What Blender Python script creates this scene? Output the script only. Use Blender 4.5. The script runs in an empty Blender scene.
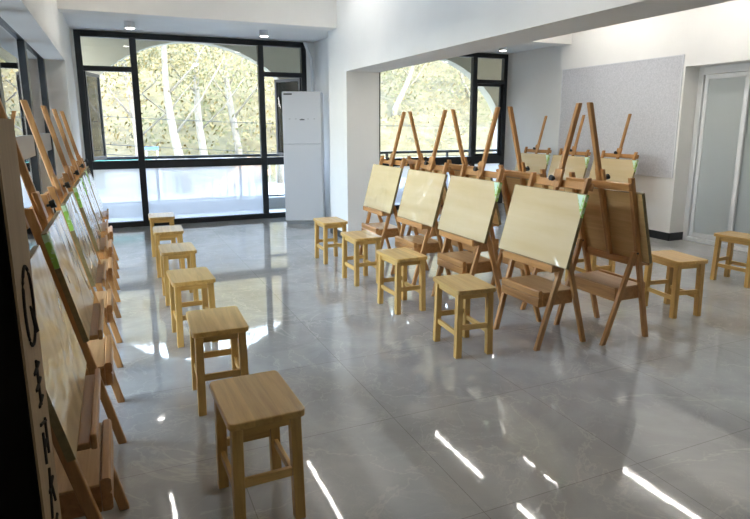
import bpy, bmesh, math, random
from mathutils import Vector, Matrix
random.seed(7)
S = bpy.context.scene
COL = S.collection

# ------------------------------------------------------------------ camera, sky, sun, exposure
def make_camera():
    f, y0 = 580.36, 241.91
    yaw, pitch, roll = math.radians(23.852), math.radians(11.288), math.radians(-0.093)
    cy, sy = math.cos(yaw), math.sin(yaw)
    F = Vector((sy*math.cos(pitch), cy*math.cos(pitch), -math.sin(pitch)))
    R = Vector((cy, -sy, 0)); U = R.cross(F)
    c, s = math.cos(roll), math.sin(roll)
    R, U = c*R + s*U, -s*R + c*U
    cam = bpy.data.cameras.new('camera'); o = bpy.data.objects.new('camera', cam); COL.objects.link(o)
    M = Matrix((R, U, -F)).transposed().to_4x4(); M.translation = Vector((0, 0, 1.45))
    o.matrix_world = M
    cam.sensor_fit = 'HORIZONTAL'; cam.sensor_width = 36
    cam.lens = f*36/750
    cam.shift_y = -(259.5 - y0)/750
    cam.clip_start = .02; cam.clip_end = 300
    S.camera = o
make_camera()

S.view_settings.view_transform = 'Standard'; S.view_settings.look = 'None'
S.view_settings.gamma = 1; S.view_settings.use_curve_mapping = False
S.view_settings.exposure = 1.92
SKY_STRENGTH = 5.0
SUN_STRENGTH = 2.6
TUBE_STRENGTH = 15.0
S.cycles.max_bounces = 10; S.cycles.diffuse_bounces = 5; S.cycles.glossy_bounces = 5
S.cycles.transmission_bounces = 6; S.cycles.transparent_max_bounces = 24
S.cycles.sample_clamp_indirect = 8; S.cycles.caustics_reflective = False; S.cycles.caustics_refractive = False

def make_world():
    w = bpy.data.worlds.new('sky'); S.world = w; w.use_nodes = True
    n, l = w.node_tree.nodes, w.node_tree.links; n.clear()
    out = n.new('ShaderNodeOutputWorld'); bg = n.new('ShaderNodeBackground')
    tc = n.new('ShaderNodeTexCoord'); sep = n.new('ShaderNodeSeparateXYZ'); r = n.new('ShaderNodeValToRGB')
    e = r.color_ramp.elements
    e[0].position = 0.0; e[0].color = (1.0, .96, .90, 1)
    e[1].position = .6; e[1].color = (.45, .62, .95, 1)
    k = e.new(.27); k.color = (.68, .82, 1.0, 1)
    l.new(tc.outputs['Generated'], sep.inputs[0]); l.new(sep.outputs['Z'], r.inputs[0])
    l.new(r.outputs[0], bg.inputs['Color']); bg.inputs['Strength'].default_value = SKY_STRENGTH
    l.new(bg.outputs[0], out.inputs[0])
make_world()
sun = bpy.data.lights.new('sun', 'SUN'); sun.energy = SUN_STRENGTH; sun.angle = .01; sun.color = (1, .86, .62)
so = bpy.data.objects.new('sun', sun); COL.objects.link(so)
so.rotation_euler = Vector((-.25, .78, -.62)).to_track_quat('-Z', 'Y').to_euler()

def portal(loc, size, d):
    a = bpy.data.lights.new('window_portal', 'AREA'); a.shape = 'RECTANGLE'; a.size, a.size_y = size
    a.cycles.is_portal = True
    o = bpy.data.objects.new('window_portal', a); COL.objects.link(o); o.location = loc
    o.rotation_euler = Vector(d).to_track_quat('-Z', 'Y').to_euler()
portal((1.23, 9.22, 1.37), (3.3, 2.75), (0, -1, 0))
portal((-.72, 5.2, 1.1), (4.8, 2.2), (1, 0, 0))
portal((5.05, 9.22, 1.37), (3.4, 2.75), (0, -1, 0))

# ------------------------------------------------------------------ materials
def mat(name, color=(.8, .8, .8), rough=.5, metal=0, spec=.5, coat=0, coat_rough=.05):
    m = bpy.data.materials.new(name); m.use_nodes = True
    b = m.node_tree.nodes['Principled BSDF']
    b.inputs['Base Color'].default_value = (*color, 1); b.inputs['Roughness'].default_value = rough
    b.inputs['Metallic'].default_value = metal; b.inputs['Specular IOR Level'].default_value = spec
    b.inputs['Coat Weight'].default_value = coat; b.inputs['Coat Roughness'].default_value = coat_rough
    m['b'] = 1
    return m
def nodes(m): return m.node_tree.nodes, m.node_tree.links, m.node_tree.nodes['Principled BSDF']
def ramp(n, stops):
    r = n.new('ShaderNodeValToRGB'); e = r.color_ramp.elements
    e[0].position, e[0].color = stops[0][0], (*stops[0][1], 1)
    e[1].position, e[1].color = stops[-1][0], (*stops[-1][1], 1)
    for p, c in stops[1:-1]:
        k = e.new(p); k.color = (*c, 1)
    return r
def tex_coord(n, l, scale, rot=(0, 0, 0), loc=(0, 0, 0)):
    tc = n.new('ShaderNodeTexCoord'); mp = n.new('ShaderNodeMapping')
    mp.inputs['Scale'].default_value = scale; mp.inputs['Rotation'].default_value = rot; mp.inputs['Location'].default_value = loc
    l.new(tc.outputs['Object'], mp.inputs[0]); return mp.outputs[0]
def noise(n, l, vec, scale, detail=4, rough=.55, dist=0):
    t = n.new('ShaderNodeTexNoise'); t.inputs['Scale'].default_value = scale; t.inputs['Detail'].default_value = detail
    t.inputs['Roughness'].default_value = rough; t.inputs['Distortion'].default_value = dist
    if vec is not None: l.new(vec, t.inputs['Vector'])
    return t.outputs['Fac']
def bump(n, l, b, h, strength, dist=.01, sock='Normal'):
    k = n.new('ShaderNodeBump'); k.inputs['Strength'].default_value = strength; k.inputs['Distance'].default_value = dist
    l.new(h, k.inputs['Height']); l.new(k.outputs[0], b.inputs[sock]); return k

def wood(name, dark, mid, light, axis='z', rough=.4, coat=0, vary=.12, scale=1.0):
    m = mat(name, mid, rough, coat=coat)
    n, l, b = nodes(m)
    sc = {'x': (1.6, 26, 26), 'y': (26, 1.6, 26), 'z': (26, 26, 1.6)}[axis]
    v = tex_coord(n, l, tuple(s*scale for s in sc))
    oi = n.new('ShaderNodeObjectInfo')
    add = n.new('ShaderNodeVectorMath'); add.operation = 'ADD'
    mul = n.new('ShaderNodeMath'); mul.operation = 'MULTIPLY'; mul.inputs[1].default_value = 37
    l.new(oi.outputs['Random'], mul.inputs[0]); l.new(v, add.inputs[0]); l.new(mul.outputs[0], add.inputs[1])
    f = noise(n, l, add.outputs[0], 1.3, 5, .6, .6)
    r = ramp(n, [(.28, dark), (.5, mid), (.72, light)]); l.new(f, r.inputs[0])
    hsv = n.new('ShaderNodeHueSaturation'); mr = n.new('ShaderNodeMapRange')
    mr.inputs['To Min'].default_value = 1-vary; mr.inputs['To Max'].default_value = 1+vary
    l.new(oi.outputs['Random'], mr.inputs[0]); l.new(mr.outputs[0], hsv.inputs['Value'])
    l.new(r.outputs[0], hsv.inputs['Color']); l.new(hsv.outputs[0], b.inputs['Base Color'])
    bump(n, l, b, f, .12, .002)
    return m

M = {}
def wall_mat(name, c, rough=.75):
    m = mat(name, c, rough, spec=.3); n, l, b = nodes(m)
    v = tex_coord(n, l, (1, 1, 1))
    f = noise(n, l, v, 1.3, 5)
    r = ramp(n, [(.3, tuple(x*.96 for x in c)), (.7, tuple(min(1, x*1.03) for x in c))]); l.new(f, r.inputs[0]); l.new(r.outputs[0], b.inputs['Base Color'])
    bump(n, l, b, noise(n, l, v, 120, 3), .05, .002)
    return m
M['wall'] = wall_mat('white_wall_paint', (.83, .825, .80))
M['ceiling'] = wall_mat('white_ceiling_paint', (.82, .82, .81))
M['concrete'] = wall_mat('outside_render', (.42, .385, .29), .9)
M['grey_render'] = wall_mat('grey_outside_render', (.22, .22, .215), .9)
M['black_skirting'] = mat('black_skirting', (.012, .014, .016), .35)
M['frame'] = mat('black_aluminium', (.012, .015, .018), .42, .0)
M['white_plastic'] = mat('white_plastic', (.66, .67, .70), .35)
M['alu'] = mat('pale_aluminium', (.70, .71, .72), .4, .15)
M['black'] = mat('black_plastic', (.01, .01, .01), .4)
M['hinge'] = mat('dark_steel', (.08, .075, .07), .4, .8)
M['cable'] = mat('black_cable', (.02, .02, .02), .6)
M['pale_rail'] = wall_mat('pale_grey_rail', (.33, .31, .29), .6)

def floor_mat():
    m = mat('polished_grey_marble_tile', (.3, .3, .3), .07, spec=.62); n, l, b = nodes(m)
    v = tex_coord(n, l, (1, 1, 1))
    # cloudy ground
    f1 = noise(n, l, v, 1.6, 8, .62, .8)
    r1 = ramp(n, [(.3, (.36, .355, .345)), (.52, (.44, .435, .425)), (.75, (.53, .522, .505))]); l.new(f1, r1.inputs[0])
    # thin pale veins: where a distorted noise crosses its middle
    def vein(scale, dist, w):
        f = noise(n, l, v, scale, 6, .6, dist)
        s = n.new('ShaderNodeMath'); s.operation = 'SUBTRACT'; s.inputs[1].default_value = .5; l.new(f, s.inputs[0])
        a = n.new('ShaderNodeMath'); a.operation = 'ABSOLUTE'; l.new(s.outputs[0], a.inputs[0])
        q = n.new('ShaderNodeMapRange'); q.inputs['From Min'].default_value = 0; q.inputs['From Max'].default_value = w
        q.inputs['To Min'].default_value = 1; q.inputs['To Max'].default_value = 0; l.new(a.outputs[0], q.inputs[0]); return q.outputs[0]
    ve = vein(1.3, .7, .011); ve2 = vein(3.6, .8, .014)
    mask = noise(n, l, v, 1.1, 2)
    mm = n.new('ShaderNodeMath'); mm.operation = 'MULTIPLY'; l.new(ve2, mm.inputs[0]); l.new(mask, mm.inputs[1])
    mx = n.new('ShaderNodeMath'); mx.operation = 'MAXIMUM'; l.new(ve, mx.inputs[0]); l.new(mm.outputs[0], mx.inputs[1])
    k = n.new('ShaderNodeMath'); k.operation = 'MULTIPLY'; k.inputs[1].default_value = .42; l.new(mx.outputs[0], k.inputs[0])
    mix = n.new('ShaderNodeMix'); mix.data_type = 'RGBA'; mix.inputs['B'].default_value = (.66, .63, .58, 1)
    l.new(k.outputs[0], mix.inputs['Factor']); l.new(r1.outputs[0], mix.inputs['A'])
    # joints of the 0.8 m tiles
    tv = tex_coord(n, l, (1, 1, 1), loc=(-1.18 + .8*10, -1.64 + .8*10, 0))
    br = n.new('ShaderNodeTexBrick'); br.offset = 0; br.squash = 1
    br.inputs['Scale'].default_value = 1; br.inputs['Brick Width'].default_value = .8; br.inputs['Row Height'].default_value = .8
    br.inputs['Mortar Size'].default_value = .0016; br.inputs['Mortar Smooth'].default_value = 0
    br.inputs['Color1'].default_value = (1, 1, 1, 1); br.inputs['Color2'].default_value = (.93, .93, .93, 1); br.inputs['Mortar'].default_value = (.62, .60, .58, 1)
    l.new(tv, br.inputs['Vector'])
    mu = n.new('ShaderNodeMix'); mu.data_type = 'RGBA'; mu.blend_type = 'MULTIPLY'; mu.inputs['Factor'].default_value = 1
    l.new(mix.outputs['Result'], mu.inputs['A']); l.new(br.outputs['Color'], mu.inputs['B'])
    l.new(mu.outputs['Result'], b.inputs['Base Color'])
    b.inputs['IOR'].default_value = 1.62
    rr = n.new('ShaderNodeMapRange'); rr.inputs['To Min'].default_value = .02; rr.inputs['To Max'].default_value = .05
    l.new(noise(n, l, v, 5, 3), rr.inputs[0]); l.new(rr.outputs[0], b.inputs['Roughness'])
    bump(n, l, b, noise(n, l, v, 9, 1.5), .022, .01)
    return m
M['floor'] = floor_mat()

# stool wood (yellow), easel wood (reddish beech), ply
for ax in 'xyz':
    M['stool_'+ax] = wood('yellow_oak_'+ax, (.47, .265, .065), (.60, .365, .105), (.70, .46, .15), ax, .38, .25)
    M['easel_'+ax] = wood('red_brown_beech_'+ax, (.34, .155, .048), (.45, .22, .072), (.54, .28, .10), ax, .42, .15)
    M['pale_'+ax] = wood('pale_beech_'+ax, (.55, .33, .15), (.66, .42, .21), (.74, .50, .27), ax, .42, .15)
def seat_mat():
    m = wood('yellow_oak_seat_planks', (.47, .265, .065), (.60, .365, .105), (.70, .46, .15), 'y', .36, .3)
    n, l, b = nodes(m); src = b.inputs['Base Color'].links[0].from_socket
    tc = n.new('ShaderNodeTexCoord'); sp = n.new('ShaderNodeSeparateXYZ'); l.new(tc.outputs['Object'], sp.inputs[0])
    a = n.new('ShaderNodeMath'); a.operation = 'MULTIPLY_ADD'; a.inputs[1].default_value = 10.7; a.inputs[2].default_value = 20.5; l.new(sp.outputs['X'], a.inputs[0])
    f = n.new('ShaderNodeMath'); f.operation = 'FLOOR'; l.new(a.outputs[0], f.inputs[0])
    oi = n.new('ShaderNodeObjectInfo'); c = n.new('ShaderNodeCombineXYZ'); l.new(f.outputs[0], c.inputs[0]); l.new(oi.outputs['Random'], c.inputs[1])
    w = n.new('ShaderNodeTexWhiteNoise'); l.new(c.outputs[0], w.inputs['Vector'])
    mr = n.new('ShaderNodeMapRange'); mr.inputs['To Min'].default_value = .86; mr.inputs['To Max'].default_value = 1.14; l.new(w.outputs['Value'], mr.inputs[0])
    h = n.new('ShaderNodeHueSaturation'); l.new(mr.outputs[0], h.inputs['Value']); l.new(src, h.inputs['Color']); l.new(h.outputs[0], b.inputs['Base Color']); return m
M['seat'] = seat_mat()
M['lid'] = wood('box_lid_plywood', (.42, .235, .09), (.52, .305, .13), (.60, .37, .17), 'y', .45, .1)
M['ply_back'] = wood('board_plywood_back', (.52, .33, .13), (.61, .40, .17), (.69, .47, .22), 'y', .5)
M['edge'] = wood('board_edge_wood', (.17, .12, .045), (.22, .165, .065), (.28, .21, .09), 'y', .5)
def board_face():
    m = mat('plywood_under_clear_film', (.66, .53, .33), .4, coat=1.0, coat_rough=.06); n, l, b = nodes(m)
    v = tex_coord(n, l, (5, 1.0, 9))
    oi = n.new('ShaderNodeObjectInfo'); ad = n.new('ShaderNodeVectorMath'); ad.operation = 'ADD'
    mu = n.new('ShaderNodeMath'); mu.operation = 'MULTIPLY'; mu.inputs[1].default_value = 50
    l.new(oi.outputs['Random'], mu.inputs[0]); l.new(v, ad.inputs[0]); l.new(mu.outputs[0], ad.inputs[1])
    f = noise(n, l, ad.outputs[0], 1, 4)
    r = ramp(n, [(.3, (.60, .44, .22)), (.55, (.64, .49, .27)), (.8, (.68, .54, .33))]); l.new(f, r.inputs[0]); l.new(r.outputs[0], b.inputs['Base Color'])
    # loose cling film: long soft wrinkles across the board, only in the coat
    v2 = tex_coord(n, l, (3, 3, 3.2), rot=(.6, 0, 0))
    ad2 = n.new('ShaderNodeVectorMath'); ad2.operation = 'ADD'; l.new(v2, ad2.inputs[0]); l.new(mu.outputs[0], ad2.inputs[1])
    bump(n, l, b, noise(n, l, ad2.outputs[0], 1.0, 1.5, .5, 1.2), .5, .03, 'Coat Normal')
    b.inputs['Coat IOR'].default_value = 1.75
    return m
M['face'] = board_face()
def sticker_mat():
    m = mat('green_white_label', (.35, .6, .12), .4); n, l, b = nodes(m)
    v = tex_coord(n, l, (1, 1, 1)); f = noise(n, l, v, 40, 2)
    r = ramp(n, [(.45, (.30, .55, .08)), (.55, (.55, .72, .45))]); l.new(f, r.inputs[0]); l.new(r.outputs[0], b.inputs['Base Color'])
    return m
M['sticker'] = sticker_mat()
M['sticker_white'] = mat('pale_label', (.62, .78, .66), .4)

def glass_mat(name, tint=(.97, .99, .98), boost=1.6):
    m = bpy.data.materials.new(name); m.use_nodes = True; n, l = m.node_tree.nodes, m.node_tree.links; n.clear()
    out = n.new('ShaderNodeOutputMaterial'); mix = n.new('ShaderNodeMixShader'); t = n.new('ShaderNodeBsdfTransparent'); g = n.new('ShaderNodeBsdfGlossy')
    t.inputs[0].default_value = (*tint, 1); g.inputs['Roughness'].default_value = .01; g.inputs['Color'].default_value = (1, 1, 1, 1)
    fr = n.new('ShaderNodeFresnel'); fr.inputs[0].default_value = 1.45
    mu = n.new('ShaderNodeMath'); mu.operation = 'MULTIPLY'; mu.inputs[1].default_value = boost; mu.use_clamp = True
    l.new(fr.outputs[0], mu.inputs[0]); l.new(mu.outputs[0], mix.inputs[0]); l.new(t.outputs[0], mix.inputs[1]); l.new(g.outputs[0], mix.inputs[2]); l.new(mix.outputs[0], out.inputs[0])
    return m
M['glass'] = glass_mat('clear_window_glass', boost=1.0)
M['side_glass'] = glass_mat('clear_door_glass', (.92, .95, .94), 1.3)
def frosted_mat(name, c, tr=.75):
    m = bpy.data.materials.new(name); m.use_nodes = True; n, l = m.node_tree.nodes, m.node_tree.links; n.clear()
    out = n.new('ShaderNodeOutputMaterial'); mix = n.new('ShaderNodeMixShader'); t = n.new('ShaderNodeBsdfTranslucent'); d = n.new('ShaderNodeBsdfPrincipled')
    rf = n.new('ShaderNodeBsdfRefraction'); rf.inputs['Roughness'].default_value = .42; rf.inputs['IOR'].default_value = 1.02; rf.inputs['Color'].default_value = (*c, 1)
    m2 = n.new('ShaderNodeMixShader'); m2.inputs[0].default_value = .72
    t.inputs[0].default_value = (*c, 1); d.inputs['Base Color'].default_value = (*c, 1); d.inputs['Roughness'].default_value = .25
    l.new(t.outputs[0], m2.inputs[1]); l.new(rf.outputs[0], m2.inputs[2])
    mix.inputs[0].default_value = 1-tr; l.new(m2.outputs[0], mix.inputs[1]); l.new(d.outputs[0], mix.inputs[2]); l.new(mix.outputs[0], out.inputs[0])
    return m
M['frosted'] = frosted_mat('frosted_window_film', (.92, .94, .95))
M['door_frosted'] = frosted_mat('frosted_door_glass', (.70, .74, .74), .5)
def emit(name, c, s):
    m = bpy.data.materials.new(name); m.use_nodes = True; b = m.node_tree.nodes['Principled BSDF']
    b.inputs['Emission Color'].default_value = (*c, 1); b.inputs['Emission Strength'].default_value = s; b.inputs['Base Color'].default_value = (.9, .9, .9, 1); return m
M['tube'] = emit('led_tube', (1, .95, .87), TUBE_STRENGTH)
M['dim_tube'] = emit('dim_led_tube', (1, .95, .87), TUBE_STRENGTH*.6)
M['downlight'] = emit('downlight_lens', (1, .96, .9), 6)
def felt():
    m = mat('grey_felt', (.5, .5, .52), .95, spec=.1); n, l, b = nodes(m); v = tex_coord(n, l, (1, 1, 1))
    f = noise(n, l, v, 45, 6, .75)
    r = ramp(n, [(.3, (.45, .46, .49)), (.7, (.66, .66, .69))]); l.new(f, r.inputs[0]); l.new(r.outputs[0], b.inputs['Base Color']); bump(n, l, b, f, .3, .004); return m
M['felt'] = felt()
M['carton_dark'] = mat('shaded_brown_board', (.006, .0045, .003), .8, spec=.1)  # near-black because the shade of the near face is put into the brown
M['carton_tan'] = wood('tan_kraft_side', (.24, .155, .075), (.29, .19, .095), (.34, .23, .12), 'z', .75, vary=.02)
M['ink'] = mat('black_print', (.03, .025, .02), .9, spec=.1)

def leafy(name, stops, sc):
    m = mat(name, stops[1][1], .75, spec=.2); n, l, b = nodes(m); v = tex_coord(n, l, (1, 1, 1))
    f = noise(n, l, v, sc, 8, .75); r = ramp(n, stops); l.new(f, r.inputs[0]); l.new(r.outputs[0], b.inputs['Base Color']); return m
M['hill'] = leafy('autumn_leaf_litter', [(.35, (.055, .041, .016)), (.5, (.095, .074, .03)), (.65, (.135, .108, .052))], 1.4)
M['ground'] = leafy('pale_paving', [(.3, (.25, .24, .22)), (.5, (.29, .28, .26)), (.7, (.33, .32, .30))], 3)
M['balcony'] = wall_mat('pale_balcony_tile', (.62, .60, .56), .6)
M['leaf_yellow'] = leafy('yellow_leaves', [(.40, (.10, .075, .027)), (.5, (.15, .115, .044)), (.60, (.20, .16, .078))], 1.5)
M['leaf_green'] = leafy('yellow_green_leaves', [(.40, (.042, .042, .013)), (.5, (.085, .078, .027)), (.60, (.13, .112, .045))], 1.5)
M['bark'] = leafy('pale_bark', [(.3, (.12, .10, .075)), (.5, (.18, .16, .125)), (.7, (.225, .205, .165))], 6)
M['blue'] = mat('blue_sign_paint', (.08, .22, .62), .4)
M['red'] = mat('red_banner', (.62, .05, .05), .6)
M['roof_grey'] = mat('grey_sheet_roof', (.30, .31, .32), .6)
M['turq'] = mat('turquoise_paint', (.10, .50, .38), .5)
M['white_paint'] = mat('white_paint', (.8, .8, .8), .5)

# ------------------------------------------------------------------ mesh builder
class MB:
    def __init__(s): s.bm = bmesh.new()
    def _add(s, fn, bevel=0, seg=2):
        b = bmesh.new(); fn(b)
        if bevel: bmesh.ops.bevel(b, geom=b.edges[:], offset=bevel, segments=seg, profile=.5, affect='EDGES', clamp_overlap=True)
        me = bpy.data.meshes.new('t'); b.to_mesh(me); b.free(); s.bm.from_mesh(me); bpy.data.meshes.remove(me); return s
    def box(s, x0, x1, y0, y1, z0, z1, bevel=0, seg=2):
        def fn(b):
            bmesh.ops.create_cube(b, size=1)
            for v in b.verts: v.co = Vector(((x0+x1)/2 + v.co.x*(x1-x0), (y0+y1)/2 + v.co.y*(y1-y0), (z0+z1)/2 + v.co.z*(z1-z0)))
        return s._add(fn, bevel, seg)
    def bar(s, p0, p1, wx, wy, bevel=0, ref=(0, 1, 0), flat=True, w1=None):
        # bar from p0 to p1; wy is its width along ref, wx across; flat ends are horizontal (legs)
        p0, p1 = Vector(p0), Vector(p1); d = (p1-p0).normalized(); r = Vector(ref)
        if flat:
            a = Vector((1, 0, 0)); bb = Vector((0, 1, 0)); k = wx/max(.2, math.sqrt(max(0.01, 1-d.x*d.x))); wxx = k
        else:
            bb = (r - d*r.dot(d)).normalized(); a = bb.cross(d); wxx = wx
        q = w1 or 1
        def fn(b):
            vs = [[b.verts.new(p + a*sx*wxx/2*m + bb*sy*wy/2*m) for sx, sy in ((-1, -1), (1, -1), (1, 1), (-1, 1))] for p, m in ((p0, 1), (p1, q))]
            b.faces.new(vs[0][::-1]); b.faces.new(vs[1])
            for i in range(4): b.faces.new([vs[0][i], vs[0][(i+1) % 4], vs[1][(i+1) % 4], vs[1][i]])
            bmesh.ops.recalc_face_normals(b, faces=b.faces)
        return s._add(fn, bevel)
    def tube(s, pts, rad, n=10, cap=True):
        pts = [Vector(p) for p in pts]
        def fn(b):
            rings = []
            for i, p in enumerate(pts):
                d = (pts[min(i+1, len(pts)-1)] - pts[max(i-1, 0)]).normalized()
                u = d.orthogonal().normalized() if abs(d.z) < .9 else Vector((1, 0, 0)); u = (u - d*u.dot(d)).normalized(); w = d.cross(u)
                rr = rad[i] if isinstance(rad, (list, tuple)) else rad
                rings.append([b.verts.new(p + rr*(math.cos(2*math.pi*k/n)*u + math.sin(2*math.pi*k/n)*w)) for k in range(n)])
            for i in range(len(rings)-1):
                for k in range(n): b.faces.new([rings[i][k], rings[i][(k+1) % n], rings[i+1][(k+1) % n], rings[i+1][k]])
            if cap: b.faces.new(rings[0][::-1]); b.faces.new(rings[-1])
            bmesh.ops.recalc_face_normals(b, faces=b.faces)
        return s._add(fn)
    def prism(s, outline, axis, a0, a1, bevel=0):
        # outline of (u, v) pairs pushed along an axis: 'x' -> (y, z), 'y' -> (x, z), 'z' -> (x, y)
        def P(u, v, a): return {'x': (a, u, v), 'y': (u, a, v), 'z': (u, v, a)}[axis]
        def fn(b):
            A = [b.verts.new(P(u, v, a0)) for u, v in outline]; B = [b.verts.new(P(u, v, a1)) for u, v in outline]
            b.faces.new(A); b.faces.new(B[::-1]); k = len(outline)
            for i in range(k): b.faces.new([A[i], B[i], B[(i+1) % k], A[(i+1) % k]])
            bmesh.ops.recalc_face_normals(b, faces=b.faces)
        return s._add(fn, bevel)
    def move(s, Mx): bmesh.ops.transform(s.bm, matrix=Mx, verts=s.bm.verts[:]); return s
    def build(s, name, m, parent=None, smooth=False, ngon=True):
        me = bpy.data.meshes.new(name); s.bm.to_mesh(me); s.bm.free()
        for k in (m if isinstance(m, (list, tuple)) else [m]): me.materials.append(k)
        if smooth:
            for p in me.polygons: p.use_smooth = True
        o = bpy.data.objects.new(name, me); COL.objects.link(o)
        if parent: o.parent = parent
        return o
def tag(o, label=None, cat=None, group=None, kind=None):
    if label: o['label'] = label
    if cat: o['category'] = cat
    if group: o['group'] = group
    if kind: o['kind'] = kind
    return o
def struct(o, label, cat='wall'): return tag(o, label, cat, None, 'structure')
def empty(name, loc=(0, 0, 0), rz=0):
    o = bpy.data.objects.new(name, None); COL.objects.link(o); o.location = loc; o.rotation_euler = (0, 0, rz); o.empty_display_size = .1; return o
def copy_tree(o, parent=None):
    c = o.copy(); COL.objects.link(c)
    if parent: c.parent = parent
    for ch in list(KIDS.get(o.name, [])):
        k = copy_tree(ch, c)
    return c
KIDS = {}
def learn(o):
    KIDS[o.name] = list(o.children)
    for c in o.children: learn(c)

# ------------------------------------------------------------------ room shell
YW = 9.13          # inner face of the window wall
struct(MB().box(-2.3, 8.6, -1.6, YW+.12, -.12, 0).build('floor', M['floor']), 'polished grey marble tiled floor of the classroom', 'floor')
struct(MB().box(-.9, 6.95, -1.6, 7.16, 3.0, 3.25).build('ceiling', M['ceiling']), 'white main ceiling over the classroom', 'ceiling')
struct(MB().box(-.9, 6.95, 7.4, YW+.3, 2.735, 3.25).build('ceiling_window_bay', M['ceiling']), 'lower white ceiling strip along the windows', 'ceiling')
struct(MB().box(-.9, 6.95, 7.16, 7.4, 2.65, 3.25).build('trim_1', M['wall']), 'white cross beam in front of the windows', 'beam')
struct(MB().box(2.65, 3.09, -1.6, 6.85, 2.105, 3.0).build('trim_2', M['wall']), 'deep white beam running from the column towards the camera', 'beam')
struct(MB().box(2.65, 3.09, 6.85, 7.5, 0, 3.2).build('wall_column', M['wall']), 'square white column between the two bays', 'column')
struct(MB().box(3.0, 3.09, 7.5, YW+.2, 0, 2.8).build('wall_partition', M['wall']), 'short white wall between column and window wall', 'wall')
wl = MB().box(-.63, -.43, -1.6, 7.526, 2.17, 3.0).box(-.63, -.43, 7.526, YW+.2, 0, 3.2).box(-.72, -.585, -1.6, 2.8, 0, 2.17)  # last box is an unseen wall added to cut side light near the camera
struct(wl.build('wall_left', M['wall']), 'white left wall with header over the glass doors', 'wall')
wb = MB().box(-.9, 6.95, -1.75, -1.6, 0, 3.2)
struct(wb.build('wall_back', M['wall']), 'white wall behind the camera', 'wall')
wr = MB().box(6.4, 6.9, 5.16, 7.36, 0, 3.0).box(6.4, 6.9, -1.6, 5.16, 2.15, 3.0).box(6.4, 6.9, -1.6, 2.6, 0, 2.15).box(6.71, 6.9, 7.36, YW+.2, 0, 3.0)
struct(wr.build('wall_right', M['wall']), 'white right wall with projecting pier and door recess', 'wall')
# wall pieces around the two windows
ww = MB().box(2.86, 3.0, YW, YW+.2, 0, 2.75).box(3.09, 3.4, YW, YW+.2, 0, 2.75).box(-.63, -.39, YW+.01, YW+.2, 0, 2.75)
struct(ww.build('wall_front', M['wall']), 'narrow white wall pieces beside the windows', 'wall')
# skirting
sk = MB().box(6.388, 6.4, 5.148, 7.36, 0, .1).box(6.388, 6.65, 5.148, 5.16, 0, .1)
struct(sk.build('baseboard_right', M['black_skirting']), 'black skirting around the right pier', 'skirting')
sk = MB().box(2.638, 3.102, 6.838, 6.85, 0, .09).box(3.09, 3.102, 6.85, YW, 0, .09).box(2.638, 2.65, 6.85, 7.5, 0, .09)
struct(sk.build('baseboard_column', M['black_skirting']), 'black skirting around the column', 'skirting')

# ------------------------------------------------------------------ windows
def bar_frame(mb, x0, x1, z0, z1, w, y0, y1, t=None):
    mb.box(x0, x0+w, y0, y1, z0, z1, .004).box(x1-w, x1, y0, y1, z0, z1, .004).box(x0+w, x1-w, y0, y1, z0, z0+w, .004).box(x0+w, x1-w, y0, y1, z1-w, z1, .004)
def pane(root, x0, x1, z0, z1, y, m, name='pane'):
    return MB().box(x0, x1, y, y+.008, z0, z1).build(name, m, root)
def window(n, x0, x1, ml, mr, label, mid=(.85, .97)):
    r = empty('window_%d' % n, ((x0+x1)/2, YW, 0)); struct(r, label, 'window')
    ox = -(x0+x1)/2
    f = MB(); z1 = 2.73; y0, y1 = 0, .09
    bar_frame(f, x0, x1, 0, z1, .08, y0, y1)
    f.box(ml-.043, ml+.043, y0, y1, .08, z1-.08, .004).box(mr-.043, mr+.043, y0, y1, .08, z1-.08, .004)
    segs = [(x0+.08, ml-.043), (ml+.043, mr-.043), (mr+.043, x1-.08)]
    for a, b in segs: f.box(a, b, y0, y1, mid[0], mid[1], .004)
    for a, b in (segs[0], segs[2]): f.box(a, b, y0, y1, 2.2, 2.27, .004)
    T = Matrix.Translation((ox, 0, 0)); f.move(T).build('frame', M['frame'], r)
    for i, (a, b) in enumerate(segs):
        lo = MB().box(a, b, .04, .048, .08, mid[0]).move(T)
        if not (n == 1 and i == 2): lo.build('frosted_pane', M['frosted'], r)
        else: lo.build('pane', M['glass'], r)
        if i == 1: MB().box(a, b, .04, .048, mid[1], z1-.08).move(T).build('pane', M['glass'], r)
        else: MB().box(a, b, .04, .048, 2.27, z1-.08).move(T).build('pane', M['glass'], r)
    # the casements under the transoms, hinged on the outer side
    for (a, b), sgn, ang in ((segs[0], 1, 74 if n == 1 else 0), (segs[2], -1, 62 if n == 1 else 0)):
        w = b-a; s = MB()
        bar_frame(s, 0, w, 0, 2.2-mid[1], .045, -.02, .02)
        g = MB().box(.045, w-.045, -.004, .004, .045, 2.2-mid[1]-.045)
        A = math.radians(ang)
        if sgn > 0: X = Matrix.Translation((a+ox, .06, mid[1])) @ Matrix.Rotation(A, 4, 'Z')
        else: X = Matrix.Translation((b+ox, .06, mid[1])) @ Matrix.Rotation(math.pi-A, 4, 'Z')
        so_ = s.move(X).build('sash', M['frame'], r); g.move(X).build('pane', M['glass'], so_)
    return r
window(1, -.39, 2.86, .34, 2.14, 'black framed window of the left bay with frosted lower panes')
window(2, 3.4, 6.71, 4.1, 6.01, 'black framed window of the right bay behind the easels', mid=(.76, .9))

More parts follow.
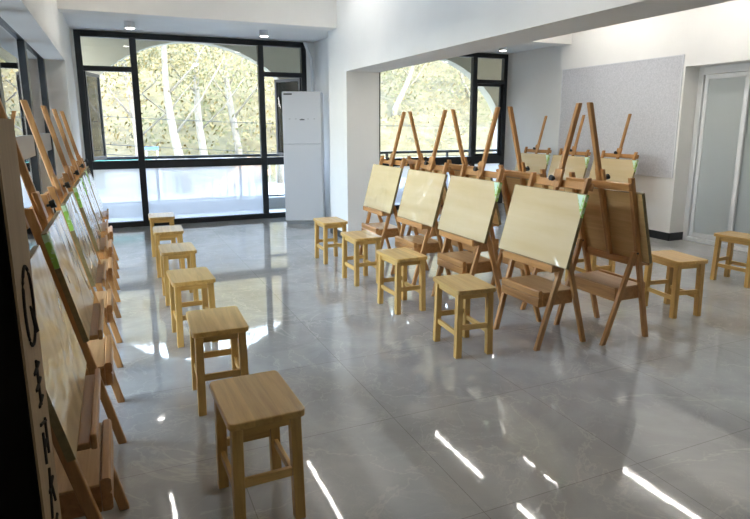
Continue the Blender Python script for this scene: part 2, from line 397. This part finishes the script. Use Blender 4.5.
# glass doors in the left wall opening
r = empty('window_3', (-.66, 0, 0)); struct(r, 'black framed glass doors along the left wall', 'window')
f = MB().box(-.03, .03, 2.8, 7.526, 2.17, 2.25).box(-.03, .03, 2.8, 7.526, 0, .05)
for y in (7.40, 5.9, 4.4, 2.8): f.box(-.03, .03, y, y+.12, .05, 2.17, .004)
f.build('frame', M['frame'], r)
MB().box(-.028, .02, 4.52, 7.40, 1.2, 1.38, .004).build('mid_rail', M['pale_rail'], r)
for a, b in ((6.02, 7.40), (4.52, 5.9), (2.92, 4.4)):
    MB().box(-.006, .002, a, b, .05, 2.17).build('pane', M['side_glass'], r)

# door in the right wall
r = empty('door_1', (6.66, 3.9, 0)); struct(r, 'frosted glass sliding door in a pale aluminium frame', 'door')
f = MB().box(-.02, .08, 1.19, 1.259, 0, 2.149, .004).box(-.02, .08, -1.299, -1.19, 0, 2.149, .004).box(-.02, .08, -1.19, 1.19, 2.06, 2.149, .004).box(-.02, .08, -1.19, 1.19, 0, .05, .004)
f.build('door_frame', M['alu'], r)
for a, b, x in ((.62, 1.18, .0), (-.35, .68, .04), (-1.18, -.3, .0)):
    l_ = MB(); l_.box(x, x+.03, a, a+.05, .055, 2.055, .003).box(x, x+.03, b-.05, b, .055, 2.055, .003).box(x, x+.03, a+.05, b-.05, .055, .12, .003).box(x, x+.03, a+.05, b-.05, 2.0, 2.055, .003)
    d = l_.build('door_leaf', M['alu'], r)
    MB().box(x+.01, x+.018, a+.05, b-.05, .12, 2.0).build('frosted_pane', M['door_frosted'], d)
# felt pin board on the pier
p = MB().box(6.383, 6.399, 5.2, 7.29, .81, 2.285, .003).build('pin_board', M['felt'])
tag(p, 'large grey felt pin board on the right wall pier', 'pin board')
MB().box(6.381, 6.399, 5.185, 5.2, .8, 2.295).box(6.381, 6.399, 7.29, 7.3, .8, 2.295).box(6.381, 6.399, 5.2, 7.29, .8, .81).box(6.381, 6.399, 5.2, 7.29, 2.285, 2.295).build('edge_strip', M['white_plastic'], p)

# ------------------------------------------------------------------ ceiling lights
def downlight(x, y, label):
    b = MB().tube([(0, 0, 0), (0, 0, -.075)], .062, 24).build('downlight', M['white_plastic']); b.location = (x, y, 2.734)
    tag(b, label, 'ceiling light', 'surface downlights along the window bay')
    MB().tube([(0, 0, -.0752), (0, 0, -.079)], .05, 24).build('lens', M['downlight'], b)
downlight(.29, 8.25, 'white surface downlight above the left end of the left window')
downlight(1.99, 8.25, 'white surface downlight above the right end of the left window')
downlight(5.95, 8.25, 'white surface downlight on the ceiling of the right bay')
def tube_light(x, y0, y1, label, m='tube'):
    L = (y1-y0)/2
    h = MB().box(-.03, .03, -L, L, 2.97, 2.999, .004).build('tube_light', M['white_plastic']); h.location = (x, (y0+y1)/2, 0)
    tag(h, label, 'ceiling light', 'LED batten lights of the main ceiling')
    MB().tube([(0, -L+.02, 2.955), (0, L-.02, 2.955)], .011, 12).build('tube', M[m], h)
tube_light(.29, 5.6, 6.85, 'LED batten reflected at the bottom left of the floor', 'dim_tube')
tube_light(2.03, 5.5, 6.82, 'LED batten reflected in the floor beside the nearest stool', 'dim_tube')
tube_light(3.96, 5.55, 6.78, 'LED batten reflected as the upper middle streak', 'dim_tube')
tube_light(4.74, 5.05, 5.75, 'short LED batten reflected as the fainter middle streak', 'dim_tube')
tube_light(5.73, 3.8, 5.0, 'LED batten reflected as the wide streak at lower right')
tube_light(5.73, 5.55, 6.78, 'unseen LED batten added above the far easels by the pin board')  # added batten, brightens the right bay
for x, w in ((2.03, 'left of the deep beam'), (4.03, 'just right of the deep beam'), (5.73, 'nearest the frosted door')):  # added row out of view, brightens the foreground floor and stools
    tube_light(x, 2.0, 3.2, 'unseen LED batten added in a nearer ceiling row, ' + w)
tube_light(4.03, 3.75, 4.95, 'LED batten reflected at the bottom edge of the floor')

# ------------------------------------------------------------------ outside
YF = 10.4
def arch_wall():
    R, zc = 2.12, .70
    mb = MB()
    for cx, xl, xr in ((1.32, -1.4, 3.46), (5.60, 3.46, 9.2)):
        pts = []
        a0 = math.acos(min(1, 2.12/R))
        N = 40
        arc = [(cx - R*math.cos(math.pi*i/N), zc + R*math.sin(math.pi*i/N)) for i in range(N+1)]
        out = [(xl, -.3), (arc[0][0], -.3)] + arc + [(arc[-1][0], -.3), (xr, -.3), (xr, 3.6), (xl, 3.6)]
        # built as strips so that every face is flat and convex
        mb.box(xl, arc[0][0], YF, YF+.25, -.3, 3.6); mb.box(arc[-1][0], xr, YF, YF+.25, -.3, 3.6)
        for i in range(N):
            (xa, za), (xb, zb) = arc[i], arc[i+1]
            mb.prism([(xa, za), (xb, zb), (xb, 3.6), (xa, 3.6)], 'y', YF, YF+.25)
    return mb
o = arch_wall().build('arcade_wall', M['concrete']); struct(o, 'beige outside arcade wall with two round arches', 'wall')
o = MB().box(-2.3, 9.2, YW+.12, YF+.25, -.2, -.04).build('balcony_floor', M['balcony']); struct(o, 'balcony floor outside the windows', 'floor')
o = MB().box(-2.3, 9.2, YW+.3, YF+.25, 2.95, 3.25).build('balcony_ceiling', M['concrete']); struct(o, 'beige soffit over the balcony', 'ceiling')
o = MB().box(-1.9, -.63, -1.6, YW+.12, 2.95, 3.25).build('side_soffit', M['concrete']); struct(o, 'soffit outside the left glass doors', 'ceiling')
o = MB().box(-3.4, -1.4, YF, YF+.25, 2.25, 3.6).build('side_lintel', M['concrete']); struct(o, 'beige lintel outside beyond the left glass doors', 'wall')
o = MB().box(-3.4, -1.4, YF+.05, YF+.2, 2.12, 2.25).build('side_frame', M['frame']); struct(o, 'black frame under the outside lintel', 'trim')
o = MB().box(-60, -2.3, -30, YF+.25, -.7, -.4).build('side_street', M['ground']); struct(o, 'pale paving beside the building', 'ground')
o = MB().box(-2.4, 9.2, YF+.05, YF+.2, -.2, .16).build('balcony_curb', M['grey_render']); struct(o, 'grey curb under the balcony railings', 'wall')
o = MB().box(9.2, 9.4, -1.6, YF+.25, -.2, 3.25).build('end_wall_light_block', M['concrete']); struct(o, 'unseen beige end wall added to keep side skylight off the arcade', 'wall')  # added to close the open end against side skylight
# corridor beyond the right door
o = MB().box(8.6, 8.8, -1.6, YW, -.1, 1.4).build('corridor_parapet', M['grey_render']); struct(o, 'corridor parapet beyond the right door', 'wall')
o = MB().box(6.9, 8.8, -1.7, YW+.2, 2.95, 3.2).build('corridor_ceiling', M['concrete']); struct(o, 'corridor soffit beyond the right door', 'ceiling')
def railing(x0, x1, label):
    t = empty('balcony_railing', ((x0+x1)/2, YF+.12, 0)); tag(t, label, 'railing', 'balcony railings under the arches'); h = (x1-x0)/2
    MB().box(-h, h, -.025, .025, .91, .96, .005).build('top_rail', M['frame'], t)
    MB().box(-h, h, -.02, .02, .18, .21, .005).build('bottom_rail', M['frame'], t)
    n = int((x1-x0)/1.4)
    for i in range(n+1):
        x = -h + .03 + i*(2*h-.06)/n; MB().box(x-.02, x+.02, -.02, .02, .16, .91).build('post', M['frame'], t)
    for i in range(int((x1-x0)/.13)):
        x = -h + .1 + i*.13
        if x < h-.05: MB().box(x-.008, x+.008, -.008, .008, .21, .80).build('baluster', M['white_paint'], t)
    MB().box(-h, h, -.012, .012, .80, .825).build('middle_rail', M['white_paint'], t)
railing(-.8, 3.44, 'dark topped railing with white balusters under the left arch')
railing(3.5, 7.7, 'dark topped railing with white balusters under the right arch')

# ground and hillside
def hillside():
    b = bmesh.new(); nx, ny = 60, 40; vs = []
    for j in range(ny+1):
        row = []
        for i in range(nx+1):
            x = -45 + 115*i/nx; y = 19 + 40*j/ny
            z = -.4 + max(0, y-20)*.52 + .5*math.sin(x*.35 + y*.2) * min(1, max(0, (y-20)/5)) + random.uniform(-.12, .12)
            row.append(b.verts.new((x, y, z)))
        vs.append(row)
    for j in range(ny):
        for i in range(nx): b.faces.new([vs[j][i], vs[j][i+1], vs[j+1][i+1], vs[j+1][i]])
    m = MB(); m.bm.free(); m.bm = b; return m.build('hillside', M['hill'], smooth=True)
tag(hillside(), 'sunlit hillside covered with autumn leaf litter', 'hillside', None, 'structure')
struct(MB().box(-45, 70, YF+.25, 19.2, -.7, -.4).build('street', M['ground']), 'pale paved street between arcade and hillside', 'ground')
def hz(x, y): return -.4 + max(0, y-20)*.52 + .5*math.sin(x*.35+y*.2)*min(1, max(0, (y-20)/5))
def leaves(bm, c, r, n, s):
    for _ in range(n):
        d = Vector((random.gauss(0, 1), random.gauss(0, 1), random.gauss(0, 1))).normalized()*(random.random()**.45)
        p = Vector(c) + Vector((d.x*r[0], d.y*r[1], d.z*r[2]))
        u = Vector((random.gauss(0, 1), random.gauss(0, 1), random.gauss(0, 1))).normalized(); w = u.orthogonal().normalized()
        k = s*random.uniform(.6, 1.4)
        bm.faces.new([bm.verts.new(p+u*k), bm.verts.new(p+w*k*.5), bm.verts.new(p-u*k), bm.verts.new(p-w*k*.5)])
def scrub(n, seed, size):
    random.seed(seed); b = bmesh.new()
    for _ in range(n):
        y = 21 + 36*random.random()**1.1; x = random.uniform(-12, 38)*y/26
        s = random.uniform(.8, 1.9)*(.7 + y/60); leaves(b, (x, y, hz(x, y)+s*.45), (s*1.3, s, s*.8), 80, size*(.6 + y/55))
    for i, f in enumerate(b.faces): f.material_index = (i//80) % 2
    m = MB(); m.bm.free(); m.bm = b; return m
o = scrub(860, 3, .085).build('undergrowth', [M['leaf_green'], M['leaf_yellow']]); tag(o, 'yellow green undergrowth covering the hillside', 'undergrowth', None, 'stuff')

CAM = Vector((0, 0, 1.45))
def pix(px, py, Y):
    f, y0 = 580.36, 241.91; yaw, pitch = math.radians(23.852), math.radians(11.288)
    F = Vector((math.sin(yaw)*math.cos(pitch), math.cos(yaw)*math.cos(pitch), -math.sin(pitch))); R = Vector((math.cos(yaw), -math.sin(yaw), 0)); U = R.cross(F)
    d = (px-375)/f*R - (py-y0)/f*U + F
    return CAM + d*(Y/d.y)
def tree(base_px, top_px, Y, label, lean=0, leaf='leaf_yellow', forks=3, rad=.14, crown=1.0):
    b0 = pix(base_px[0], base_px[1], Y); tp = pix(top_px[0], top_px[1], Y); z = hz(b0.x, Y) if Y > 19 else -.4
    root = empty('hillside_tree', (b0.x, Y, z)); tag(root, label, 'tree', 'trees on the hillside')
    top = Vector((tp.x-b0.x, 0, tp.z - z)); up = top.length
    m = MB(); pts = []; n = 9; ph = random.uniform(0, 6)
    for i in range(n+1):
        t = i/n*1.25; pts.append(top*t + Vector((.16*math.sin(3*t+ph) * (t > 0), .1*math.sin(2*t), 0)))
    pts[0].z -= .3
    m.tube(pts, [rad*(1-.6*i/n) for i in range(n+1)], 9)
    ends = []
    for k in range(forks):
        t = .45 + .5*k/max(1, forks); i = int(t*n/1.25*1.0); p = pts[min(i, n-1)]; s = (-1)**k
        e = p + Vector((s*random.uniform(.8, 1.9), random.uniform(-.6, .6), random.uniform(1.2, 2.4))); mid = (p+e)/2 + Vector((0, 0, -.15))
        m.tube([p, mid, e], [rad*.28, rad*.18, rad*.08], 7); ends.append(e)
    m.build('trunk', M['bark'], root, smooth=True)
    b = bmesh.new()
    for e in ends + [pts[-1], pts[-2], pts[-3]]: leaves(b, e, (1.5*crown, 1.4*crown, 1.3*crown), 300, .05)
    mm = MB(); mm.bm.free(); mm.bm = b; mm.build('foliage', M[leaf], root)
tree((134, 150), (126, 60), 18, 'pale trunk seen through the open left casement', leaf='leaf_green', crown=.7)
tree((184, 152), (168, 50), 17, 'pale straight trunk left of the middle of the left window', crown=.8)
tree((206, 152), (200, 50), 19, 'pale crooked trunk in the middle of the left window', leaf='leaf_green', forks=2, crown=.8)
tree((236, 140), (230, 50), 21, 'pale forked trunk right of the middle of the left window', forks=4, crown=.8)
tree((281, 150), (278, 70), 19, 'thick pale trunk just left of the air conditioner', forks=1, rad=.2, crown=.6)
tree((393, 150), (414, 60), 24, 'leaning pale trunk right of the white column', forks=2, crown=.9)
tree((470, 140), (464, 70), 27, 'slim trunk behind the second window mullion', leaf='leaf_yellow', rad=.12)
tree((440, 140), (436, 60), 34, 'far thin trunk up the slope between the front masts', leaf='leaf_yellow', rad=.12)
tree((150, 130), (146, 50), 32, 'far thin trunk up the slope behind the left mullion', leaf='leaf_green', rad=.13)
tree((250, 128), (247, 40), 36, 'far thin trunk up the slope beside the right mullion', leaf='leaf_yellow', rad=.13)
tree((218, 128), (214, 40), 38, 'far thin trunk high up the slope in the left window', leaf='leaf_green', rad=.13)

# roadside things
p = pix(152, 150, 15.5)
t = empty('road_sign', (p.x, 15.5, -.4)); tag(t, 'small blue road sign on posts beyond the railing', 'sign')
MB().box(-.16, .16, -.02, .02, 1.28, 1.36, .004).build('sign_plate', M['blue'], t)
for s in (-.13, .13): MB().box(s-.015, s+.015, .02, .05, 0, 1.35).build('post', M['alu'], t)
p = pix(166, 153, 18); t = empty('low_shed', (p.x, 18, -.4)); tag(t, 'low grey roofed shed at the foot of the hillside', 'shed')
MB().box(-1.6, 1.6, -.7, .7, 0, .75).build('wall', M['ground'], t)
MB().prism([(-.85, .75), (.85, .75), (.8, .95), (-.8, 1.0)], 'x', -1.8, 1.8).build('roof', M['roof_grey'], t)
p = pix(288, 158, 14); t = empty('red_banner', (p.x, 14, -.4)); tag(t, 'red banner strip left of the air conditioner outside', 'banner')
MB().box(-.9, .9, -.015, .015, .95, 1.08).build('cloth', M['red'], t)
for s in (-.88, .88): MB().box(s-.025, s+.025, .015, .05, 0, 1.1).build('post', M['alu'], t)
p = pix(110, 160, 12.5); t = empty('low_fence', (p.x, 12.5, -.4)); tag(t, 'turquoise fence board seen below the open casement', 'fence')
MB().box(-1.0, .75, -.02, .02, 1.12, 1.22).build('board', M['turq'], t)
for s in (-.9, .65): MB().box(s-.03, s+.03, .02, .06, 0, 1.15).build('post', M['alu'], t)
p = pix(228, 152, 14.5); t = empty('timber_stack', (p.x, 14.5, -.4)); tag(t, 'sunlit heap of pale timber beyond the railing', 'timber')
for k in range(5): MB().bar((-1.2+.15*k, -.3+.15*k, .1), (1.0-.1*k, -.2+.12*k, .75+.08*k), .12, .12, flat=False).build('plank', M['pale_x'], t)
Y0 = 12.6
ol = empty('overhead_line', (-4.2, Y0, -.4)); tag(ol, 'overhead line of three black cables crossing the left window view', 'cables')
for x in (0, 13.2): MB().tube([(x, 0, 0), (x, 0, 4.2)], [.09, .07], 12).build('pole', M['roof_grey'], ol)
for k, (a, bb) in enumerate((((60, 146), (345, 158)), ((60, 136), (345, 149)), ((60, 108), (345, 120)))):
    A, B = pix(*a, Y0), pix(*bb, Y0); d = (B-A)/(B.x-A.x); A = A + d*(-4.2+.06-A.x); B = A + d*(13.2-.12); o_ = Vector((-4.2, Y0, -.4))
    MB().tube([A - o_ + (B-A)*i/14 + Vector((0, 0, -.14*math.sin(math.pi*i/14))) for i in range(15)], .006, 6).build('cable', M['cable'], ol)

# ------------------------------------------------------------------ stools
def make_stool():
    t = empty('wooden_stool')
    W, D, H = .14, .195, .45
    s = MB(); c = .022
    out = [(-W+c, -D), (W-c, -D), (W-c*.3, -D+c*.3), (W, -D+c), (W, D-c), (W-c*.3, D-c*.3), (W-c, D), (-W+c, D), (-W+c*.3, D-c*.3), (-W, D-c), (-W, -D+c), (-W+c*.3, -D+c*.3)]
    s.prism(out, 'z', H-.028, H, .005)
    st = s.build('seat', M['seat'], t)
    for sx in (-1, 1):
        for sy in (-1, 1):
            MB().bar((sx*(W-.028), sy*(D-.036), 0), (sx*(W-.034), sy*(D-.044), H-.028), .04, .04, .003).build('leg', M['stool_z'], t)
    for sx in (-1, 1): MB().box(sx*(W-.034)-.009, sx*(W-.034)+.009, -D+.065, D-.065, H-.066, H-.0285).build('apron', M['stool_y'], t)
    for sy in (-1, 1): MB().box(-W+.055, W-.055, sy*(D-.044)-.009, sy*(D-.044)+.009, H-.066, H-.0285).build('apron', M['stool_x'], t)
    for sx in (-1, 1): MB().box(sx*(W-.031)-.009, sx*(W-.031)+.009, -D+.061, D-.061, .135, .168, .002).build('stretcher', M['stool_y'], t)
    for sy in (-1, 1): MB().box(-W+.051, W-.051, sy*(D-.041)-.009, sy*(D-.041)+.009, .178, .212, .002).build('stretcher', M['stool_x'], t)
    learn(t); return t
proto = make_stool(); first = [True]
def stool(x, y, deg, label, group):
    if first[0]: o = proto; first[0] = False
    else: o = copy_tree(proto)
    o.location = (x, y, 0); o.rotation_euler = (0, 0, math.radians(deg)); tag(o, label, 'stool', group)
G1 = 'stools in the left row'
stool(.411, 2.06, 1.5, 'nearest wooden stool, cut by the bottom edge of the photo', G1)
stool(.417, 3.03, -1.5, 'second wooden stool of the left row, behind the nearest one', G1)
stool(.404, 4.06, 1.5, 'third wooden stool of the left row counting from the camera', G1)
stool(.41, 5.06, 0, 'fourth wooden stool of the left row counting from the camera', G1)
stool(.416, 6.05, -2, 'second farthest wooden stool of the left row, near the window', G1)
stool(.425, 7.05, -2, 'farthest wooden stool of the left row, nearest the window', G1)
G2 = 'stools in front of the middle easels'
stool(2.015, 3.125, -5, 'largest looking stool before the middle easels, beside the nearest board', G2)
stool(2.035, 4.08, 1, 'stool before the second nearest of the middle easels', G2)
stool(2.053, 4.97, 0, 'stool before the third of the middle easels, left of the shiny one', G2)
stool(2.08, 5.91, -1, 'farthest stool before the middle easels, next to the white column', G2)
G3 = 'stools behind the middle easels'
stool(3.95, 3.11, -9, 'stool right of the rearward facing easels, standing clear on the floor', G3)
stool(3.93, 3.97, -3, 'stool half hidden behind the nearest pair of middle easels', G3)
stool(3.93, 4.85, -3, 'stool hidden behind the second pair of middle easels', G3)
stool(5.27, 3.47, 5, 'stool at the right edge of the photo before the frosted door', 'stool by the door')

# ------------------------------------------------------------------ easels; local +x is the front, the leg line stands on x = 0
def make_easel(K=.272, RF=.415):
    t = empty('studio_easel')
    fx = lambda z: -K*z
    for s in (-1, 1):
        yb, yt = .225, .268
        MB().bar((-.018, s*yb, 0), (-.018+fx(1.125), s*yt, 1.125), .036, .028, .005).build('leg', M['easel_z'], t)
    for s in (-1, 1):
        MB().bar((-RF, s*.226, 0), (fx(.63)-.042, s*.2475, .63), .034, .026, .004).build('leg', M['easel_z'], t)
    for s in (-1, 1):
        q = fx(.62)-.035; MB().tube([(q, s*.234, .62), (q, s*.268, .62)], .007, 10).build('hinge_bolt', M['hinge'], t)
    # crossbar between the tops of the legs
    z = 1.065; x = fx(z)-.018-.036
    MB().bar((x, -.285, z), (x, .285, z), .024, .05, .003, ref=(K, 0, -1), flat=False).build('crossbar', M['easel_y'], t)
    # mast, its clamp and knob
    zb, zt = .56, 1.60; off = -.020
    mast = MB().bar((fx(zb)+off, 0, zb), (fx(zt)+off, 0, zt), .034, .030, .006).build('mast', M['easel_z'], t)
    zc = 1.10; xc = fx(zc)+off
    MB().bar((xc+.025, -.0, zc-.055), (xc+.025-K*.12, 0, zc+.065), .022, .075, .004).build('clamp', M['easel_z'], mast)
    MB().tube([(xc+.036, .0, zc), (xc+.052, 0, zc+.004)], .006, 8).tube([(xc+.05, 0, zc+.004), (xc+.072, 0, zc+.01)], [.017, .02], 14).build('knob', M['black'], mast)
    # ledge that carries the board, with its raised lip
    zl = .552
    led = MB().box(fx(zl)-.005, fx(zl)+.055, -.26, .26, zl-.022, zl, .004).build('ledge', M['easel_y'], t)
    MB().box(fx(zl)+.0555, fx(zl)+.073, -.26, .26, zl-.026, zl+.022, .005).build('lip', M['easel_y'], led)
    MB().bar((fx(.545)-.018, -.216, .545), (fx(.545)-.018, .216, .545), .022, .05, .003, ref=(K, 0, -1), flat=False).build('lower_rail', M['easel_y'], t)
    # paint box between the legs
    bx = MB().box(-.315, -.065, -.205, .205, .285, .372, .003).build('storage_box', M['easel_y'], t)
    MB().box(-.325, -.066, -.207, .207, .3725, .382, .003).build('lid', M['lid'], bx)
    fp = [(-.064, .283), (-.040, .283), (-.034, .29), (-.034, .335), (-.040, .342), (-.034, .35), (-.034, .385), (-.040, .393), (-.058, .393), (-.064, .385)]
    MB().prism(fp, 'y', -.2, .2).build('front_panel', M['pale_y'] if False else M['easel_y'], bx)
    learn(t); return t
def make_board(sticker=True, side=1):
    # origin at the middle of the lower edge, on the back face; tilted by the placing code
    w, h, th = .355, .485, .022
    r = MB().box(.0035, th, -w, w, 0.004, h-.004).build('drawing_board', M['face'])
    MB().box(0, .003, -w, w, .004, h-.004).build('back_sheet', M['ply_back'], r)
    MB().box(0, th, -w-.004, -w-.0002, 0, h).box(0, th, w+.0002, w+.004, 0, h).box(0, th, -w, w, h-.0038, h).box(0, th, -w, w, 0, .0038).build('edge_band', M['edge'], r)
    if sticker:
        st = MB().prism([(side*(w-.002), h-.006), (side*(w-.002), h-.135), (side*(w-.075), h-.006)], 'x', th+.0004, th+.0012).build('corner_label', M['sticker'], r)
        MB().prism([(side*(w-.02), h-.008), (side*(w-.02), h-.09), (side*(w-.07), h-.008)], 'x', th+.0013, th+.0018).build('label_print', M['sticker_white'], st)
        MB().box(.001, th, side*(w+.0043), side*(w+.005), h-.15, h-.004).build('edge_label', M['sticker'], r)
    learn(r); return r
E0 = make_easel(); E1 = make_easel(.235, .36); B0 = make_board(True); B1 = make_board(False); B2 = make_board(True, -1)
used = {}
def get(p):
    if not used.get(p.name): used[p.name] = 1; return p
    return copy_tree(p)
def station(x, y, face, dy, el, eg, bl, bg, sticker=True, left=False):
    K = .235 if left else .272; TILT = -math.atan(K)
    e = get(E1 if left else E0); e.location = (x, y, 0); e.rotation_euler = (0, 0, math.radians(face)); tag(e, el, 'easel', eg)
    b = get((B2 if left else B0) if sticker else B1)
    z = .5565; c = math.cos(math.radians(face))
    c, s = math.cos(math.radians(face)), math.sin(math.radians(face))
    lx = -K*z + .0035
    b.location = (x + c*lx - s*dy, y + s*lx + c*dy, z)
    b.rotation_euler = (0, TILT, math.radians(face)); tag(b, bl, 'drawing board', bg)
    return e
EG, BG = 'easels in the left row', 'drawing boards on the left easels'
names = ['nearest', 'second nearest', 'third', 'fourth', 'second farthest', 'farthest']
for nm, y in zip(names, (2.0, 2.97, 3.92, 4.95, 5.8, 6.65)):
    station(-.06, y, 0, 0, '%s studio easel of the left row, along the glass doors' % nm, EG, 'film wrapped plywood board on the %s easel of the left row' % nm, BG, sticker=True, left=True)
EG, BG = 'middle easels facing left', 'drawing boards facing left on the middle easels'
for nm, y, dy, st in (('nearest', 3.095, -.025, 1), ('second', 4.01, -.01, 1), ('third', 4.84, .01, 0), ('farthest', 5.70, -.01, 0)):
    station(2.41, y, 180, dy, '%s reddish easel of the middle row that faces left' % nm, EG, '%s film wrapped board of the middle row facing left' % nm, BG, st)
EG, BG = 'middle easels facing right', 'drawing boards seen from behind on the middle easels'
for nm, y, dy in (('nearest', 2.99, .04), ('second', 3.84, .0), ('third', 4.69, .0), ('farthest', 5.55, .0)):
    station(3.31, y, 0, dy, '%s reddish easel of the middle row turned away to the right' % nm, EG, '%s plywood board seen from behind in the middle row' % nm, BG, False)
EG, BG = 'far easels by the pin board', 'drawing boards by the pin board'
for nm, y in (('nearest and rightmost', 5.68), ('middle', 6.5), ('farthest and leftmost', 7.3)):
    station(5.66, y, 180, 0, '%s easel of the three before the grey pin board' % nm, EG, '%s board of the three before the grey pin board' % nm, BG, True)

# ------------------------------------------------------------------ floor standing air conditioner
def ac():
    a = math.atan2(8.40-8.64, 2.856-2.335)
    t = empty('air_conditioner', (2.52, 8.33, 0), a); tag(t, 'tall white floor standing air conditioner in the window corner', 'air conditioner')
    w = .285
    MB().box(-w+.02, w-.02, .03, .33, 0, .05, .004).build('plinth', M['roof_grey'], t)
    MB().box(-w, w, .025, .35, .0505, 1.945, .02, 3).build('body', M['white_plastic'], t)
    MB().box(-w+.004, w-.004, .0, .024, .055, 1.19, .008).build('front_panel', M['white_plastic'], t)
    up = MB().box(-w+.004, w-.004, .0, .024, 1.197, 1.94, .008).build('upper_panel', M['white_plastic'], t)
    MB().box(-w+.03, -w+.15, -.003, -.0005, 1.895, 1.915).build('outlet_slot', M['black'], up)
    for i in range(5): MB().box(-.19+.09*i, -.165+.09*i, -.002, -.0004, 1.55, 1.558).build('button', M['roof_grey'], up)
    MB().box(-.03, .04, -.002, -.0004, 1.535, 1.55).build('display', M['black'], up)
ac()
pts = []; rad = []
for i in range(61):
    q = i/60; pts.append((2.80 + .1*min(1, q*3), 9.0 - .04*q, 2.72 - .75*q)); rad.append(.024 + (.005 if i % 2 else 0))
o = MB().tube(pts, rad, 10).build('drain_hose', M['alu'], smooth=True); tag(o, 'pale corrugated hose dropping from the ceiling behind the air conditioner', 'hose')
o = MB().tube([(2.672, 6.838, 2.425), (2.672, 6.82, 2.425), (2.672, 6.815, 2.40)], .007, 8).build('wall_hook', M['hinge']); o.location = (0, .006, 0)
tag(o, 'small dark hook high on the column', 'hook')

# ------------------------------------------------------------------ tall dark carton at the left edge
def carton():
    X1, X0, Y0, Y1, H = -.160, -.62, 1.03, 1.215, 1.462
    t = empty('standing_carton', (X1, Y0, 0)); tag(t, 'tall dark carton with black print on its tan side, left edge', 'carton')
    MB().box(X0-X1, -.004, 0, Y1-Y0, 0, H, .003).build('body', M['carton_dark'], t)
    side = MB().box(-.0035, 0, .002, Y1-Y0, 0.002, H+.001).build('tan_side', M['carton_tan'], t)
    # printed ring with a hook in it, then column of brushed signs
    cy_, cz = .095, 1.145
    m = MB(); R1 = .052
    pts = [(.0012, cy_ + R1*.95*math.cos(a), cz + R1*1.35*math.sin(a)) for a in [2*math.pi*i/32 for i in range(33)]]
    m.tube(pts, .003, 6); m.tube([(.0012, cy_+.015, cz-.005), (.0012, cy_+.03, cz-.03), (.0012, cy_+.045, cz-.06)], [.002, .005, .006], 6)
    m.build('printed_ring', M['ink'], side)
    z = 1.00
    glyphs = [[((-.03, .03), (.03, .03)), ((0, .045), (0, -.04)), ((-.03, 0), (.03, 0)), ((-.02, -.035), (.03, -.035))],
              [((-.03, .04), (.03, .02)), ((-.02, .02), (-.02, -.04)), ((.02, .03), (.02, -.04)), ((-.02, -.01), (.02, -.01))],
              [((0, .045), (-.03, -.04)), ((0, .02), (.03, -.04)), ((-.025, .01), (.03, .01))],
              [((-.03, .035), (.03, .035)), ((-.03, -.035), (.03, -.035)), ((-.02, .03), (-.02, -.03)), ((.02, .03), (.02, -.03)), ((-.02, 0), (.02, 0))]]
    for g in glyphs:
        m = MB()
        for (a, b), (c, d) in g: m.tube([(.001, cy_+a, z+b), (.001, cy_+c, z+d)], .0032, 6)
        m.build('printed_sign', M['ink'], side); z -= .105
carton()
